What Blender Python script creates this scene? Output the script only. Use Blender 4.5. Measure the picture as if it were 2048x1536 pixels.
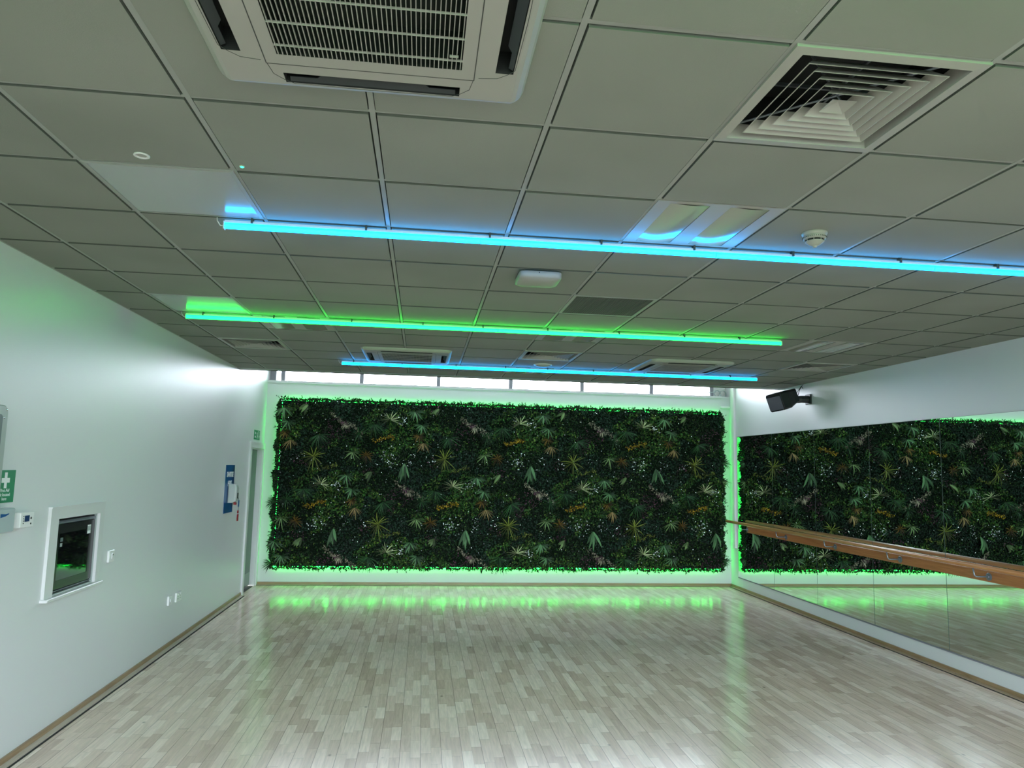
import bpy, math, random
import numpy as np
from mathutils import Vector, Matrix
C = bpy.context.scene
for o in list(bpy.data.objects): bpy.data.objects.remove(o)
COL = C.collection
PI = math.pi

# ------------------------------------------------------------------ camera
CAMZ = 1.79
yaw, pit, rol = 0.1199059, 0.1153972, 0.0229743
F = Vector((math.sin(yaw)*math.cos(pit), math.cos(yaw)*math.cos(pit), math.sin(pit)))
R0 = F.cross(Vector((0, 0, 1))).normalized(); U0 = R0.cross(F)
RR = math.cos(rol)*R0 + math.sin(rol)*U0
UU = -math.sin(rol)*R0 + math.cos(rol)*U0
cam = bpy.data.cameras.new('camera'); camo = bpy.data.objects.new('camera', cam); COL.objects.link(camo)
camo.matrix_world = Matrix(((RR.x, UU.x, -F.x, 0), (RR.y, UU.y, -F.y, 0), (RR.z, UU.z, -F.z, CAMZ), (0, 0, 0, 1)))
cam.sensor_width = 36; cam.lens = 1452.1/2048*36; cam.clip_start = 0.05
C.camera = camo

# ------------------------------------------------------------------ light / exposure
C.view_settings.view_transform = 'Standard'; C.view_settings.look = 'None'
C.view_settings.gamma = 1; C.view_settings.use_curve_mapping = False
C.view_settings.exposure = 0.4
SKY = 24.0
w = bpy.data.worlds.new('sky'); C.world = w; w.use_nodes = True
nt = w.node_tree; nt.nodes.clear()
wo = nt.nodes.new('ShaderNodeOutputWorld'); bg = nt.nodes.new('ShaderNodeBackground')
tc = nt.nodes.new('ShaderNodeTexCoord'); sp = nt.nodes.new('ShaderNodeSeparateXYZ'); cr = nt.nodes.new('ShaderNodeValToRGB')
nt.links.new(tc.outputs['Generated'], sp.inputs[0]); nt.links.new(sp.outputs[2], cr.inputs[0])
e = cr.color_ramp.elements
e[0].position = 0.0; e[0].color = (0.16, 0.19, 0.17, 1)
e[1].position = 0.03; e[1].color = (0.82, 0.85, 1.0, 1)
x = e.new(0.6); x.color = (0.82, 0.85, 1.0, 1)
nt.links.new(cr.outputs[0], bg.inputs[0]); bg.inputs[1].default_value = SKY
nt.links.new(bg.outputs[0], wo.inputs[0])

# room dimensions
L, RW, B, H = -2.37, 4.96, 11.33, 2.976
REAR = -3.2
LEDGE = 3.03; CE = 9.60; TOP = 4.25; WINY = 11.53
GX, GY, G = -1.4113, 2.3828, 0.6
def portal(name, loc, rot, sx, sy):
    l = bpy.data.lights.new(name, 'AREA'); l.shape = 'RECTANGLE'; l.size = sx; l.size_y = sy
    l.cycles.is_portal = True
    o = bpy.data.objects.new(name, l); COL.objects.link(o); o.location = loc; o.rotation_euler = rot
portal('clerestory_portal', ((L+RW)/2, WINY+.06, (LEDGE+3.65)/2), (-PI/2, 0, 0), 7.2, .61)
portal('added_rooflight_portal', ((L+RW)/2, 10.5, TOP+.12), (0, 0, 0), 7.1, .2)
portal('rear_window_portal', ((L+RW)/2, REAR-.16, 1.71), (PI/2, 0, 0), 6.8, 2.15)

# ------------------------------------------------------------------ materials
def nodes(m):
    m.use_nodes = True; n = m.node_tree.nodes; return n, m.node_tree.links, n['Principled BSDF']
MATS = {}
def mat(name, col, rough=.5, metal=0, spec=.5, emit=None, es=0, alpha=1, coat=0, trans=0, bump=0, bscale=50, var=0):
    if name in MATS: return MATS[name]
    m = bpy.data.materials.new(name); n, l, p = nodes(m)
    p.inputs['Base Color'].default_value = (*col, 1); p.inputs['Roughness'].default_value = rough
    p.inputs['Metallic'].default_value = metal; p.inputs['Specular IOR Level'].default_value = spec
    p.inputs['Coat Weight'].default_value = coat; p.inputs['Transmission Weight'].default_value = trans
    if emit:
        p.inputs['Emission Color'].default_value = (*emit, 1); p.inputs['Emission Strength'].default_value = es
    if bump or var:
        t = n.new('ShaderNodeTexCoord'); z = n.new('ShaderNodeTexNoise'); z.inputs['Scale'].default_value = bscale
        z.inputs['Detail'].default_value = 3
        l.new(t.outputs['Object'], z.inputs['Vector'])
        if bump:
            b = n.new('ShaderNodeBump'); b.inputs['Strength'].default_value = bump; b.inputs['Distance'].default_value = .004
            l.new(z.outputs['Fac'], b.inputs['Height']); l.new(b.outputs[0], p.inputs['Normal'])
        if var:
            r = n.new('ShaderNodeValToRGB'); r.color_ramp.elements[0].color = (*[c*(1-var) for c in col], 1)
            r.color_ramp.elements[1].color = (*[min(1, c*(1+var)) for c in col], 1)
            l.new(z.outputs['Fac'], r.inputs[0]); l.new(r.outputs[0], p.inputs['Base Color'])
    MATS[name] = m; return m

WALL = mat('wall_paint', (.69, .71, .71), .38, spec=.6, bump=.12, bscale=6, coat=0)
WALLB = mat('wall_paint_back', (.64, .66, .66), .6, bump=.1, bscale=8)
WHITE = mat('white_gloss_paint', (.66, .67, .66), .32)
TEE = mat('ceiling_tee', (.31, .33, .30), .5)
ALU = mat('window_aluminium', (.22, .22, .25), .5)
PLAST = mat('white_plastic', (.78, .79, .77), .35)
ACW = mat('cassette_plastic', (.35, .35, .31), .38)
GREYP = mat('louvre_grey', (.026, .034, .036), .55)
BLACK = mat('dark_void', (.012, .014, .014), .8)
SEAM = mat('seam_dark', (.05, .055, .05), .7)
BLKP = mat('black_cabinet', (.022, .023, .026), .45, bump=.05, bscale=200)
GRILLE = mat('speaker_grille', (.03, .035, .045), .75, bump=.3, bscale=600)
BLKM = mat('black_metal', (.015, .015, .017), .22)
BLKG = mat('black_glass', (.004, .004, .005), .03, spec=.8)
STEEL = mat('grey_steel', (.22, .25, .28), .35, metal=.7)
CHROME = mat('chrome', (.7, .72, .72), .15, metal=1)
GREEN = mat('sign_green', (.0, .22, .085), .4)
SWHITE = mat('sign_white', (.85, .87, .86), .4)
BLUE = mat('sign_blue', (.006, .085, .26), .3)
BLUE2 = mat('sign_blue_dark', (.004, .035, .13), .3)
RED = mat('tag_red', (.30, .02, .03), .5)
LCD = mat('lcd_blue', (.02, .05, .13), .2)
GREYT = mat('grey_translucent_plastic', (.42, .50, .50), .25)
GFRAME = mat('grey_frame', (.36, .42, .39), .3)
GPANEL = mat('grey_panel', (.16, .20, .20), .25)
LENS = mat('acrylic_lens', (.34, .35, .28), .14, coat=.3, bump=.15, bscale=5)
FLATP = mat('satin_panel', (.34, .36, .35), .2, coat=.2)
MIRROR = mat('mirror_silver', (.80, .86, .82), .0, metal=1)
MEDGE = mat('mirror_edge', (.10, .14, .13), .3)
DOORG = mat('door_grey', (.085, .10, .105), .4)
KICK = mat('kick_plate', (.22, .24, .24), .35, metal=.6)
def glass_mat():
    m = bpy.data.materials.new('window_glass'); m.use_nodes = True; n = m.node_tree.nodes; l = m.node_tree.links
    n.remove(n['Principled BSDF']); t = n.new('ShaderNodeBsdfTransparent'); t.inputs[0].default_value = (.93, .95, .94, 1)
    g = n.new('ShaderNodeBsdfGlossy'); g.inputs['Roughness'].default_value = .02
    f = n.new('ShaderNodeFresnel'); f.inputs[0].default_value = 1.45; x = n.new('ShaderNodeMixShader')
    l.new(f.outputs[0], x.inputs[0]); l.new(t.outputs[0], x.inputs[1]); l.new(g.outputs[0], x.inputs[2]); l.new(x.outputs[0], n['Material Output'].inputs[0])
    return m
GLASS = glass_mat()

def ceiling_mat():
    m = bpy.data.materials.new('mineral_tile'); n, l, p = nodes(m)
    t = n.new('ShaderNodeTexCoord'); z = n.new('ShaderNodeTexNoise'); z.inputs['Scale'].default_value = 260; z.inputs['Detail'].default_value = 2
    l.new(t.outputs['Object'], z.inputs['Vector'])
    z2 = n.new('ShaderNodeTexNoise'); z2.inputs['Scale'].default_value = 1.3; l.new(t.outputs['Object'], z2.inputs['Vector'])
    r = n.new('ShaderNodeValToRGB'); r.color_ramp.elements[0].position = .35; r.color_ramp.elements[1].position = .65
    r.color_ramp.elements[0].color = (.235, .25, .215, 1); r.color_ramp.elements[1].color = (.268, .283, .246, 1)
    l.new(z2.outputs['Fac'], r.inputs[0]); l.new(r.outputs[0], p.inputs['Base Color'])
    b = n.new('ShaderNodeBump'); b.inputs['Strength'].default_value = .25; b.inputs['Distance'].default_value = .002
    l.new(z.outputs['Fac'], b.inputs['Height']); l.new(b.outputs[0], p.inputs['Normal'])
    p.inputs['Roughness'].default_value = .85; p.inputs['Specular IOR Level'].default_value = .2
    return m
TILE = ceiling_mat()

def math_node(n, l, op, a, b=None):
    k = n.new('ShaderNodeMath'); k.operation = op
    for i, v in enumerate((a, b)):
        if v is None: continue
        if isinstance(v, (int, float)): k.inputs[i].default_value = v
        else: l.new(v, k.inputs[i])
    return k.outputs[0]

def floor_mat():
    m = bpy.data.materials.new('maple_strip_floor'); n, l, p = nodes(m)
    M = lambda op, a, b=None: math_node(n, l, op, a, b)
    t = n.new('ShaderNodeTexCoord'); s = n.new('ShaderNodeSeparateXYZ'); l.new(t.outputs['Object'], s.inputs[0])
    X, Y = s.outputs[0], s.outputs[1]
    xs = M('DIVIDE', M('ADD', X, 20.0), .0647); i = M('FLOOR', xs); fx = M('SUBTRACT', xs, i)
    wn = n.new('ShaderNodeTexWhiteNoise'); wn.noise_dimensions = '1D'; l.new(i, wn.inputs['W'])
    # uneven strip lengths: warp Y with a per-strip 1D noise
    off = M('MULTIPLY', wn.outputs['Value'], 37.0)
    nz = n.new('ShaderNodeTexNoise'); nz.noise_dimensions = '2D'; nz.inputs['Scale'].default_value = 1.0; nz.inputs['Detail'].default_value = 0
    cv = n.new('ShaderNodeCombineXYZ'); l.new(M('MULTIPLY', i, 3.7), cv.inputs[0]); l.new(M('MULTIPLY', Y, 1.6), cv.inputs[1]); l.new(cv.outputs[0], nz.inputs['Vector'])
    ys = M('ADD', M('ADD', M('DIVIDE', Y, .34), off), M('MULTIPLY', nz.outputs['Fac'], 1.1)); j = M('FLOOR', ys); fy = M('SUBTRACT', ys, j)
    c2 = n.new('ShaderNodeCombineXYZ'); l.new(i, c2.inputs[0]); l.new(j, c2.inputs[1])
    w2 = n.new('ShaderNodeTexWhiteNoise'); w2.noise_dimensions = '2D'; l.new(c2.outputs[0], w2.inputs['Vector'])
    r = n.new('ShaderNodeValToRGB'); r.color_ramp.interpolation = 'LINEAR'; el = r.color_ramp.elements
    el[0].position = 0; el[0].color = (.64, .47, .37, 1); el[1].position = 1; el[1].color = (.93, .755, .64, 1)
    a = el.new(.25); a.color = (.75, .565, .455, 1); a = el.new(.7); a.color = (.83, .645, .53, 1)
    l.new(w2.outputs['Value'], r.inputs[0])
    # grain
    g = n.new('ShaderNodeTexNoise'); g.inputs['Scale'].default_value = 1; g.inputs['Detail'].default_value = 5; g.inputs['Distortion'].default_value = .6
    gc = n.new('ShaderNodeCombineXYZ'); l.new(M('MULTIPLY', X, 60.0), gc.inputs[0]); l.new(M('MULTIPLY', Y, 5.0), gc.inputs[1]); l.new(M('MULTIPLY', w2.outputs['Value'], 50.0), gc.inputs[2])
    l.new(gc.outputs[0], g.inputs['Vector'])
    gr = n.new('ShaderNodeMapRange'); gr.inputs['From Min'].default_value = .25; gr.inputs['From Max'].default_value = .75; gr.inputs['To Min'].default_value = .84; gr.inputs['To Max'].default_value = 1.12
    l.new(g.outputs['Fac'], gr.inputs['Value'])
    # knots
    vo = n.new('ShaderNodeTexVoronoi'); vo.inputs['Scale'].default_value = 2.6
    vc = n.new('ShaderNodeCombineXYZ'); l.new(M('MULTIPLY', X, 1.5), vc.inputs[0]); l.new(Y, vc.inputs[1]); l.new(vc.outputs[0], vo.inputs['Vector'])
    kd = n.new('ShaderNodeMapRange'); kd.inputs['From Min'].default_value = .02; kd.inputs['From Max'].default_value = .06; kd.inputs['To Min'].default_value = .45; kd.inputs['To Max'].default_value = 1
    l.new(vo.outputs['Distance'], kd.inputs['Value'])
    # seams
    e1 = M('LESS_THAN', M('MINIMUM', fx, M('SUBTRACT', 1.0, fx)), .022)
    bd = M('DIVIDE', M('ADD', X, 20.0), .1294); fb = M('SUBTRACT', bd, M('FLOOR', bd))
    e2 = M('LESS_THAN', M('MINIMUM', fb, M('SUBTRACT', 1.0, fb)), .016)
    e3 = M('LESS_THAN', M('MINIMUM', fy, M('SUBTRACT', 1.0, fy)), .006)
    se = M('MULTIPLY', M('MULTIPLY', M('SUBTRACT', 1.0, M('MULTIPLY', e1, .10)), M('SUBTRACT', 1.0, M('MULTIPLY', e2, .42))), M('SUBTRACT', 1.0, M('MULTIPLY', e3, .25)))
    f = M('MULTIPLY', M('MULTIPLY', gr.outputs[0], kd.outputs[0]), se)
    mx = n.new('ShaderNodeMix'); mx.data_type = 'RGBA'; mx.blend_type = 'MULTIPLY'; mx.inputs['Factor'].default_value = 1
    l.new(r.outputs[0], mx.inputs['A']); l.new(f, mx.inputs['B']); l.new(mx.outputs['Result'], p.inputs['Base Color'])
    p.inputs['Roughness'].default_value = .24; p.inputs['Specular IOR Level'].default_value = .5
    rr = M('ADD', .12, M('MULTIPLY', g.outputs['Fac'], .10)); l.new(rr, p.inputs['Roughness'])
    bb = n.new('ShaderNodeBump'); bb.inputs['Strength'].default_value = .25; bb.inputs['Distance'].default_value = .0015
    l.new(se, bb.inputs['Height']); l.new(bb.outputs[0], p.inputs['Normal'])
    return m
FLOORM = floor_mat()

def wood_mat(name, c1, c2, axis=1, rough=.35, sc=3):
    m = bpy.data.materials.new(name); n, l, p = nodes(m)
    t = n.new('ShaderNodeTexCoord'); mp = n.new('ShaderNodeMapping'); l.new(t.outputs['Object'], mp.inputs[0])
    v = [40, 40, 40]; v[axis] = sc; mp.inputs['Scale'].default_value = v
    z = n.new('ShaderNodeTexNoise'); z.inputs['Scale'].default_value = 1; z.inputs['Detail'].default_value = 6; z.inputs['Distortion'].default_value = 1.2
    l.new(mp.outputs[0], z.inputs['Vector'])
    r = n.new('ShaderNodeValToRGB'); r.color_ramp.elements[0].position = .3; r.color_ramp.elements[1].position = .7
    r.color_ramp.elements[0].color = (*c1, 1); r.color_ramp.elements[1].color = (*c2, 1)
    l.new(z.outputs['Fac'], r.inputs[0]); l.new(r.outputs[0], p.inputs['Base Color']); p.inputs['Roughness'].default_value = rough
    return m
SKIRT = wood_mat('skirting_timber', (.25, .16, .08), (.38, .26, .14))
SKIRTX = wood_mat('skirting_timber_across', (.25, .16, .08), (.38, .26, .14), 0)
PALE = wood_mat('pale_edge_strip', (.50, .42, .34), (.62, .54, .46))
PALEX = wood_mat('pale_edge_strip_across', (.50, .42, .34), (.62, .54, .46), 0)
TAN_ = wood_mat('tan_edge_strip', (.34, .25, .16), (.46, .35, .24))
TANX = wood_mat('tan_edge_strip_across', (.34, .25, .16), (.46, .35, .24), 0)
BARRE = wood_mat('barre_beech', (.42, .17, .055), (.56, .27, .10), 1, .28, 2)
PLANK = wood_mat('barre_rail_oak', (.30, .11, .035), (.45, .19, .07), 1, .3, 2)

def emis(name, col, s):
    m = bpy.data.materials.new(name); n, l, p = nodes(m)
    p.inputs['Base Color'].default_value = (.1, .1, .1, 1); p.inputs['Emission Color'].default_value = (*col, 1); p.inputs['Emission Strength'].default_value = s
    return m
EBLUE = emis('blue_diffuser', (0, .34, 1.0), 13)
EGREEN = emis('green_diffuser', (0.0, 1.0, .04), 13.0)
EHEDGE = emis('green_led_tape', (0.012, 1.0, .06), 20)
ELED = emis('tiny_led', (.03, 1, .4), 2.5)
TBODY = mat('tube_housing', (.60, .64, .64), .4)

# ------------------------------------------------------------------ mesh helpers
class MB:
    def __init__(s): s.v = []; s.f = []; s.m = []; s.mi = 0
    def add(s, vs, fs):
        o = len(s.v); s.v += [tuple(v) for v in vs]
        for f in fs: s.f.append(tuple(o+i for i in f)); s.m.append(s.mi)
        return s
    def box(s, a, b):
        x0, y0, z0 = a; x1, y1, z1 = b
        if x0 > x1: x0, x1 = x1, x0
        if y0 > y1: y0, y1 = y1, y0
        if z0 > z1: z0, z1 = z1, z0
        return s.add([(x0,y0,z0),(x1,y0,z0),(x1,y1,z0),(x0,y1,z0),(x0,y0,z1),(x1,y0,z1),(x1,y1,z1),(x0,y1,z1)],
              [(0,3,2,1),(4,5,6,7),(0,1,5,4),(1,2,6,5),(2,3,7,6),(3,0,4,7)])
    def cbox(s, c, d, b=.0, mtx=None):
        # box with chamfered edges (b) about centre c, optional rotation
        hx, hy, hz = d[0]/2, d[1]/2, d[2]/2
        if b <= 0:
            vs = [(x,y,z) for z in (-hz,hz) for (x,y) in ((-hx,-hy),(hx,-hy),(hx,hy),(-hx,hy))]
            fs = [(0,3,2,1),(4,5,6,7),(0,1,5,4),(1,2,6,5),(2,3,7,6),(3,0,4,7)]
        else:
            def ring(x, y, z, c_):
                return [(-x+c_,-y,z),(x-c_,-y,z),(x,-y+c_,z),(x,y-c_,z),(x-c_,y,z),(-x+c_,y,z),(-x,y-c_,z),(-x,-y+c_,z)]
            rs = [ring(hx-b,hy-b,-hz,b*.6), ring(hx,hy,-hz+b,b), ring(hx,hy,hz-b,b), ring(hx-b,hy-b,hz,b*.6)]
            vs = sum(rs, []); fs = [tuple(range(7,-1,-1)), tuple(range(24,32))]
            for k in range(3):
                for i in range(8): fs.append((k*8+i, k*8+(i+1)%8, (k+1)*8+(i+1)%8, (k+1)*8+i))
        vs = [Vector(v) for v in vs]
        if mtx: vs = [mtx @ v for v in vs]
        return s.add([v+Vector(c) for v in vs], fs)
    def loops(s, rings, cap0=True, cap1=True, close=True):
        n = len(rings[0]); vs = sum([list(r) for r in rings], []); fs = []
        for k in range(len(rings)-1):
            for i in range(n if close else n-1): fs.append((k*n+i, k*n+(i+1)%n, (k+1)*n+(i+1)%n, (k+1)*n+i))
        if cap0: fs.append(tuple(range(n-1,-1,-1)))
        if cap1: fs.append(tuple((len(rings)-1)*n+i for i in range(n)))
        return s.add(vs, fs)
    def lathe(s, c, prof, n=40, axis='z'):
        rs = []
        for r, h in prof:
            ring = []
            for i in range(n):
                a = 2*PI*i/n; p = (r*math.cos(a), r*math.sin(a), h)
                if axis == 'x': p = (p[2], p[0], p[1])
                ring.append((c[0]+p[0], c[1]+p[1], c[2]+p[2]))
            rs.append(ring)
        return s.loops(rs)
    def tube(s, pts, r, n=10):
        P = [Vector(p) for p in pts]; rs = []
        for k, p in enumerate(P):
            d = (P[min(k+1, len(P)-1)]-P[max(k-1, 0)]).normalized()
            a = d.cross(Vector((0, 0, 1)));
            if a.length < .01: a = d.cross(Vector((0, 1, 0)))
            a.normalize(); b = d.cross(a)
            rs.append([p+r*(math.cos(2*PI*i/n)*a+math.sin(2*PI*i/n)*b) for i in range(n)])
        return s.loops(rs)
    def quad(s, a, b, c, d): return s.add([a, b, c, d], [(0,1,2,3)])
    def build(s, name, m, parent=None, off=None, smooth=False):
        o0 = off if off is not None else ((parent.location if parent else Vector((0,0,0))))
        if off is None and parent and parent.parent: o0 = parent.parent.location + parent.location
        me = bpy.data.meshes.new(name)
        me.from_pydata([(v[0]-o0[0], v[1]-o0[1], v[2]-o0[2]) for v in s.v], [], s.f)
        ms = m if isinstance(m, (list, tuple)) else [m]
        for k in ms: me.materials.append(k)
        if len(ms) > 1: me.polygons.foreach_set('material_index', s.m)
        if smooth: me.polygons.foreach_set('use_smooth', [True]*len(me.polygons))
        me.update(); me.validate()
        o = bpy.data.objects.new(name, me); COL.objects.link(o)
        if parent: o.parent = parent
        elif off is not None: o.location = off
        return o
def tag(o, label=None, cat=None, group=None, kind=None):
    if label: o['label'] = label
    if cat: o['category'] = cat
    if group: o['group'] = group
    if kind: o['kind'] = kind
    return o
def thing(name, loc, label, cat, group=None, kind=None):
    o = bpy.data.objects.new(name, None); COL.objects.link(o); o.location = loc; o.empty_display_size = .1
    return tag(o, label, cat, group, kind)
KIDS = {}
def copy_tree(o, loc, label):
    kids = [c for c in o.children]
    r = o.copy(); COL.objects.link(r); r.location = loc
    if label: r['label'] = label
    def rec(src, dst):
        for ch in list(src.children):
            if ch == dst: continue
            c = ch.copy(); COL.objects.link(c); c.parent = dst; rec(ch, c)
    rec(o, r); return r
def single(mb, name, m, loc, label, cat, group=None, smooth=False):
    o = mb.build(name, m, None, Vector(loc), smooth); return tag(o, label, cat, group)
def struct(mb, name, m, smooth=False):
    o = mb.build(name, m, None, None, smooth); o['kind'] = 'structure'; return o
def text(txt, size, m, parent, loc, rot, depth=.0008, align='CENTER', name='lettering', sx=1.0, bold=0):
    cu = bpy.data.curves.new('t', 'FONT'); cu.body = txt; cu.size = size; cu.align_x = align; cu.extrude = depth
    cu.space_line = 1.05; cu.offset = bold
    to = bpy.data.objects.new('t', cu); COL.objects.link(to)
    dg = bpy.context.evaluated_depsgraph_get(); me = bpy.data.meshes.new_from_object(to.evaluated_get(dg))
    bpy.data.objects.remove(to)
    me.transform(Matrix.Diagonal((sx, 1, 1, 1)))
    me.materials.clear(); me.materials.append(m)
    o = bpy.data.objects.new(name, me); COL.objects.link(o); o.parent = parent
    p0 = parent.location if not parent.parent else parent.location + parent.parent.location
    o.location = Vector(loc)-Vector(p0); o.rotation_euler = rot
    return o
LROT = (PI/2, 0, PI/2)

# ------------------------------------------------------------------ room shell
T = .2
struct(MB().box((L-.9, REAR-.2, -.2), (RW+.2, WINY+.3, 0)), 'floor', FLOORM)
def YY(y): return y*.99371
def ZZ(z): return 1.79+(z-1.79)*.99371
# left wall with door opening and fire-panel recess
DY0, DY1, DZ = 10.50, 11.265, 1.99
RY0, RY1, RZ0, RZ1 = YY(5.195), YY(5.82), ZZ(.89), ZZ(1.388)
wl = MB()
wl.box((L-T, REAR, 0), (L, RY0, TOP+.1)); wl.box((L-T, RY0, 0), (L, RY1, RZ0)); wl.box((L-T, RY0, RZ1), (L, RY1, TOP+.1))
wl.box((L-T, RY0, RZ0), (L-.12, RY1, RZ1))
wl.box((L-T, RY1, 0), (L, DY0, TOP+.1)); wl.box((L-T, DY0, DZ), (L, DY1, TOP+.1)); wl.box((L-T, DY1, 0), (L, WINY+.3, TOP+.1))
struct(wl, 'wall_left', WALL)
struct(MB().box((RW, REAR, 0), (RW+T, WINY+.3, TOP+.1)), 'wall_right', WALL)
struct(MB().box((L, B, 0), (RW, WINY+.3, LEDGE)), 'wall_back', WALLB)
# header over the clerestory and roof of the light well, bulkhead above the tile edge
struct(MB().box((L, WINY-.05, 3.65), (RW, WINY+.3, TOP+.1)).box((L, CE, TOP), (RW, 10.4, TOP+.2)).box((L, 10.6, TOP), (RW, WINY+.3, TOP+.2)).box((L, CE, H-.004), (RW, CE+.05, TOP)), 'wall_header', WALLB)
wr = MB()
WX0, WX1, WZ0, WZ1 = L+.3, RW-.3, .65, 2.78
wr.box((L, REAR-.2, 0), (WX0, REAR, H+.2)); wr.box((WX1, REAR-.2, 0), (RW, REAR, H+.2)); wr.box((WX0, REAR-.2, 0), (WX1, REAR, WZ0)); wr.box((WX0, REAR-.2, WZ1), (WX1, REAR, H+.2))
struct(wr, 'wall_rear', WALL)
fr = MB()
for k in range(7):
    xx = WX0+(WX1-WX0)*k/6; fr.box((xx-.03, REAR-.13, WZ0), (xx+.03, REAR-.07, WZ1))
fr.box((WX0, REAR-.13, WZ0), (WX1, REAR-.07, WZ0+.05)).box((WX0, REAR-.13, WZ1-.05), (WX1, REAR-.07, WZ1))
wnd2 = struct(fr, 'window_2', ALU)
MB().box((WX0, REAR-.103, WZ0), (WX1, REAR-.099, WZ1)).build('window_pane', GLASS, wnd2)

# clerestory window along the back
cw = MB()
for xx in (-2.18, -.987, .212, 1.365, 2.53, 3.69, 4.72):
    cw.box((xx-.03, WINY-.05, LEDGE), (xx+.03, WINY+.01, 3.65))
cw.box((L, WINY-.03, LEDGE), (RW, WINY+.01, LEDGE+.018)).box((L, WINY-.03, 3.61), (RW, WINY+.01, 3.65))
cw.box((L, WINY-.06, LEDGE), (L+.09, WINY+.01, 3.65))
wnd1 = struct(cw, 'window_1', ALU)
MB().box((L, WINY+.012, LEDGE+.01), (RW, WINY+.016, 3.65)).build('window_pane', GLASS, wnd1)
MB().box((4.745, WINY-.04, LEDGE+.018), (RW, WINY+.005, 3.61)).build('infill_panel', PLAST, wnd1)
rl = MB()  # unseen rooflight, added to bring daylight onto the far floor
for k in range(8): rl.box((L+(RW-L)*k/7-.03, 10.4, TOP+.02), (L+(RW-L)*k/7+.03, 10.6, TOP+.08))
wnd3 = struct(rl, 'added_rooflight', ALU)
MB().box((L, 10.4, TOP+.085), (RW, 10.6, TOP+.09)).build('window_pane', GLASS, wnd3)
# narrow shadow groove sill nosing on top of the ledge
struct(MB().box((L, B-.018, LEDGE-.03), (RW-.14, B+.01, LEDGE+.006)), 'trim_1', WALLB)

# ceiling ---------------------------------------------------------------
fixt = {(4,-1):'v', (-1,8):'v', (4,8):'v', (9,8):'v', (4,1):'l', (0,6):'l', (4,6):'l', (8,6):'l', (4,10):'l', (8,1):'l', (0,1):'p', (-1,5):'p', (4,4):'g'}
ct = MB(); EDGE = 9.47
ACS = [(-.19, 1.75), (GX+2.02*G, GY+9.07*G), (GX+7.08*G, GY+9.05*G)]
def cut(rects):
    # openings in the ceiling for the cassettes
    for ax, ay in ACS:
        out = []
        for x0, y0, x1, y1 in rects:
            a0, a1, b0, b1 = ax-.43, ax+.43, ay-.43, ay+.43
            if x1 <= a0 or x0 >= a1 or y1 <= b0 or y0 >= b1: out.append((x0, y0, x1, y1)); continue
            if x0 < a0: out.append((x0, y0, a0, y1))
            if x1 > a1: out.append((a1, y0, x1, y1))
            xa, xb = max(x0, a0), min(x1, a1)
            if y0 < b0: out.append((xa, y0, xb, b0))
            if y1 > b1: out.append((xa, b1, xb, y1))
        rects = out
    return rects
for c in range(-2, 11):
    for r in range(-10, 12):
        if (c, r) in fixt: continue
        x0, x1 = GX+c*G+.013, GX+(c+1)*G-.013; y0, y1 = GY+r*G+.013, GY+(r+1)*G-.013
        x0 = max(x0, L+.012); x1 = min(x1, RW-.012); y0 = max(y0, REAR+.012); y1 = min(y1, EDGE-.008)
        if x1-x0 < .02 or y1-y0 < .02: continue
        jz = random.Random(c*99+r).uniform(-.001, .001)
        z = H+jz
        pcs = cut([(x0, y0, x1, y1)]); e_ = .002 if len(pcs) == 1 else 0
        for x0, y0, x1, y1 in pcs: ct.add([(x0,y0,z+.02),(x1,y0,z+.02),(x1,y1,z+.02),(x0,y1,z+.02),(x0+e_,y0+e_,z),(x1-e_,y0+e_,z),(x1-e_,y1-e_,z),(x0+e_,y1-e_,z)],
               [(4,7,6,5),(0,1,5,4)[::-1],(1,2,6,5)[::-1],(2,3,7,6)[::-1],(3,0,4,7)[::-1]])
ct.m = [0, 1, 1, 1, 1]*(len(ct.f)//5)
ceil = struct(ct, 'ceiling', [TILE, mat('tile_edge_shade', (.10, .115, .095), .9)])  # tile sides coloured dark: painted shade of faces turned from the window
gr = MB()
for c in range(-1, 11): [gr.box((p[0], p[1], H+.005), (p[2], p[3], H+.03)) for p in cut([(GX+c*G-.0095, REAR, GX+c*G+.0095, EDGE-.012)])]
gr.mi = 0
for r in range(-9, 12): [gr.box((p[0], p[1], H+.0065), (p[2], p[3], H+.03)) for p in cut([(L, GY+r*G-.0095, RW, GY+r*G+.0095)])]
gr.box((L, REAR, H+.001), (L+.02, EDGE, H+.03)).box((RW-.02, REAR, H+.001), (RW, EDGE, H+.03))
gr.build('ceiling_grid', TEE, ceil)
# closed soffit strip at the tile edge and slab above the void
MB().box((L, EDGE-.004, H-.004), (RW, CE+.05, H+.03)).build('edge_trim', TEE, ceil)
MB().box((L, REAR, H+.35), (RW, CE+.05, H+.45)).build('slab', BLACK, ceil)

# skirtings --------------------------------------------------------------
def skirt(name, a, b, axis, side, sk, pl):
    m1 = MB(); m2 = MB(); m3 = MB()
    if axis == 'y':
        x = a[0]; s_ = side
        m1.box((x, a[1], .0), (x+s_*.014, b[1], .045)); m2.box((x+s_*.014, a[1], 0), (x+s_*.052, b[1], .012)); m3.box((x+s_*.052, a[1], 0), (x+s_*.066, b[1], .003))
    else:
        y = a[1]
        m1.box((a[0], y, 0), (b[0], y-.014, .045)); m2.box((a[0], y-.014, 0), (b[0], y-.052, .012)); m3.box((a[0], y-.052, 0), (b[0], y-.062, .003))
    o = struct(m1, name, sk); m2.build('edge_strip', pl, o); m3.build('shadow_gap', BLACK, o)
skirt('baseboard_left', (L, REAR, 0), (L, 10.40, 0), 'y', 1, SKIRT, PALE)
skirt('baseboard_right', (RW, REAR, 0), (RW, B, 0), 'y', -1, SKIRT, TAN_)
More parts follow.
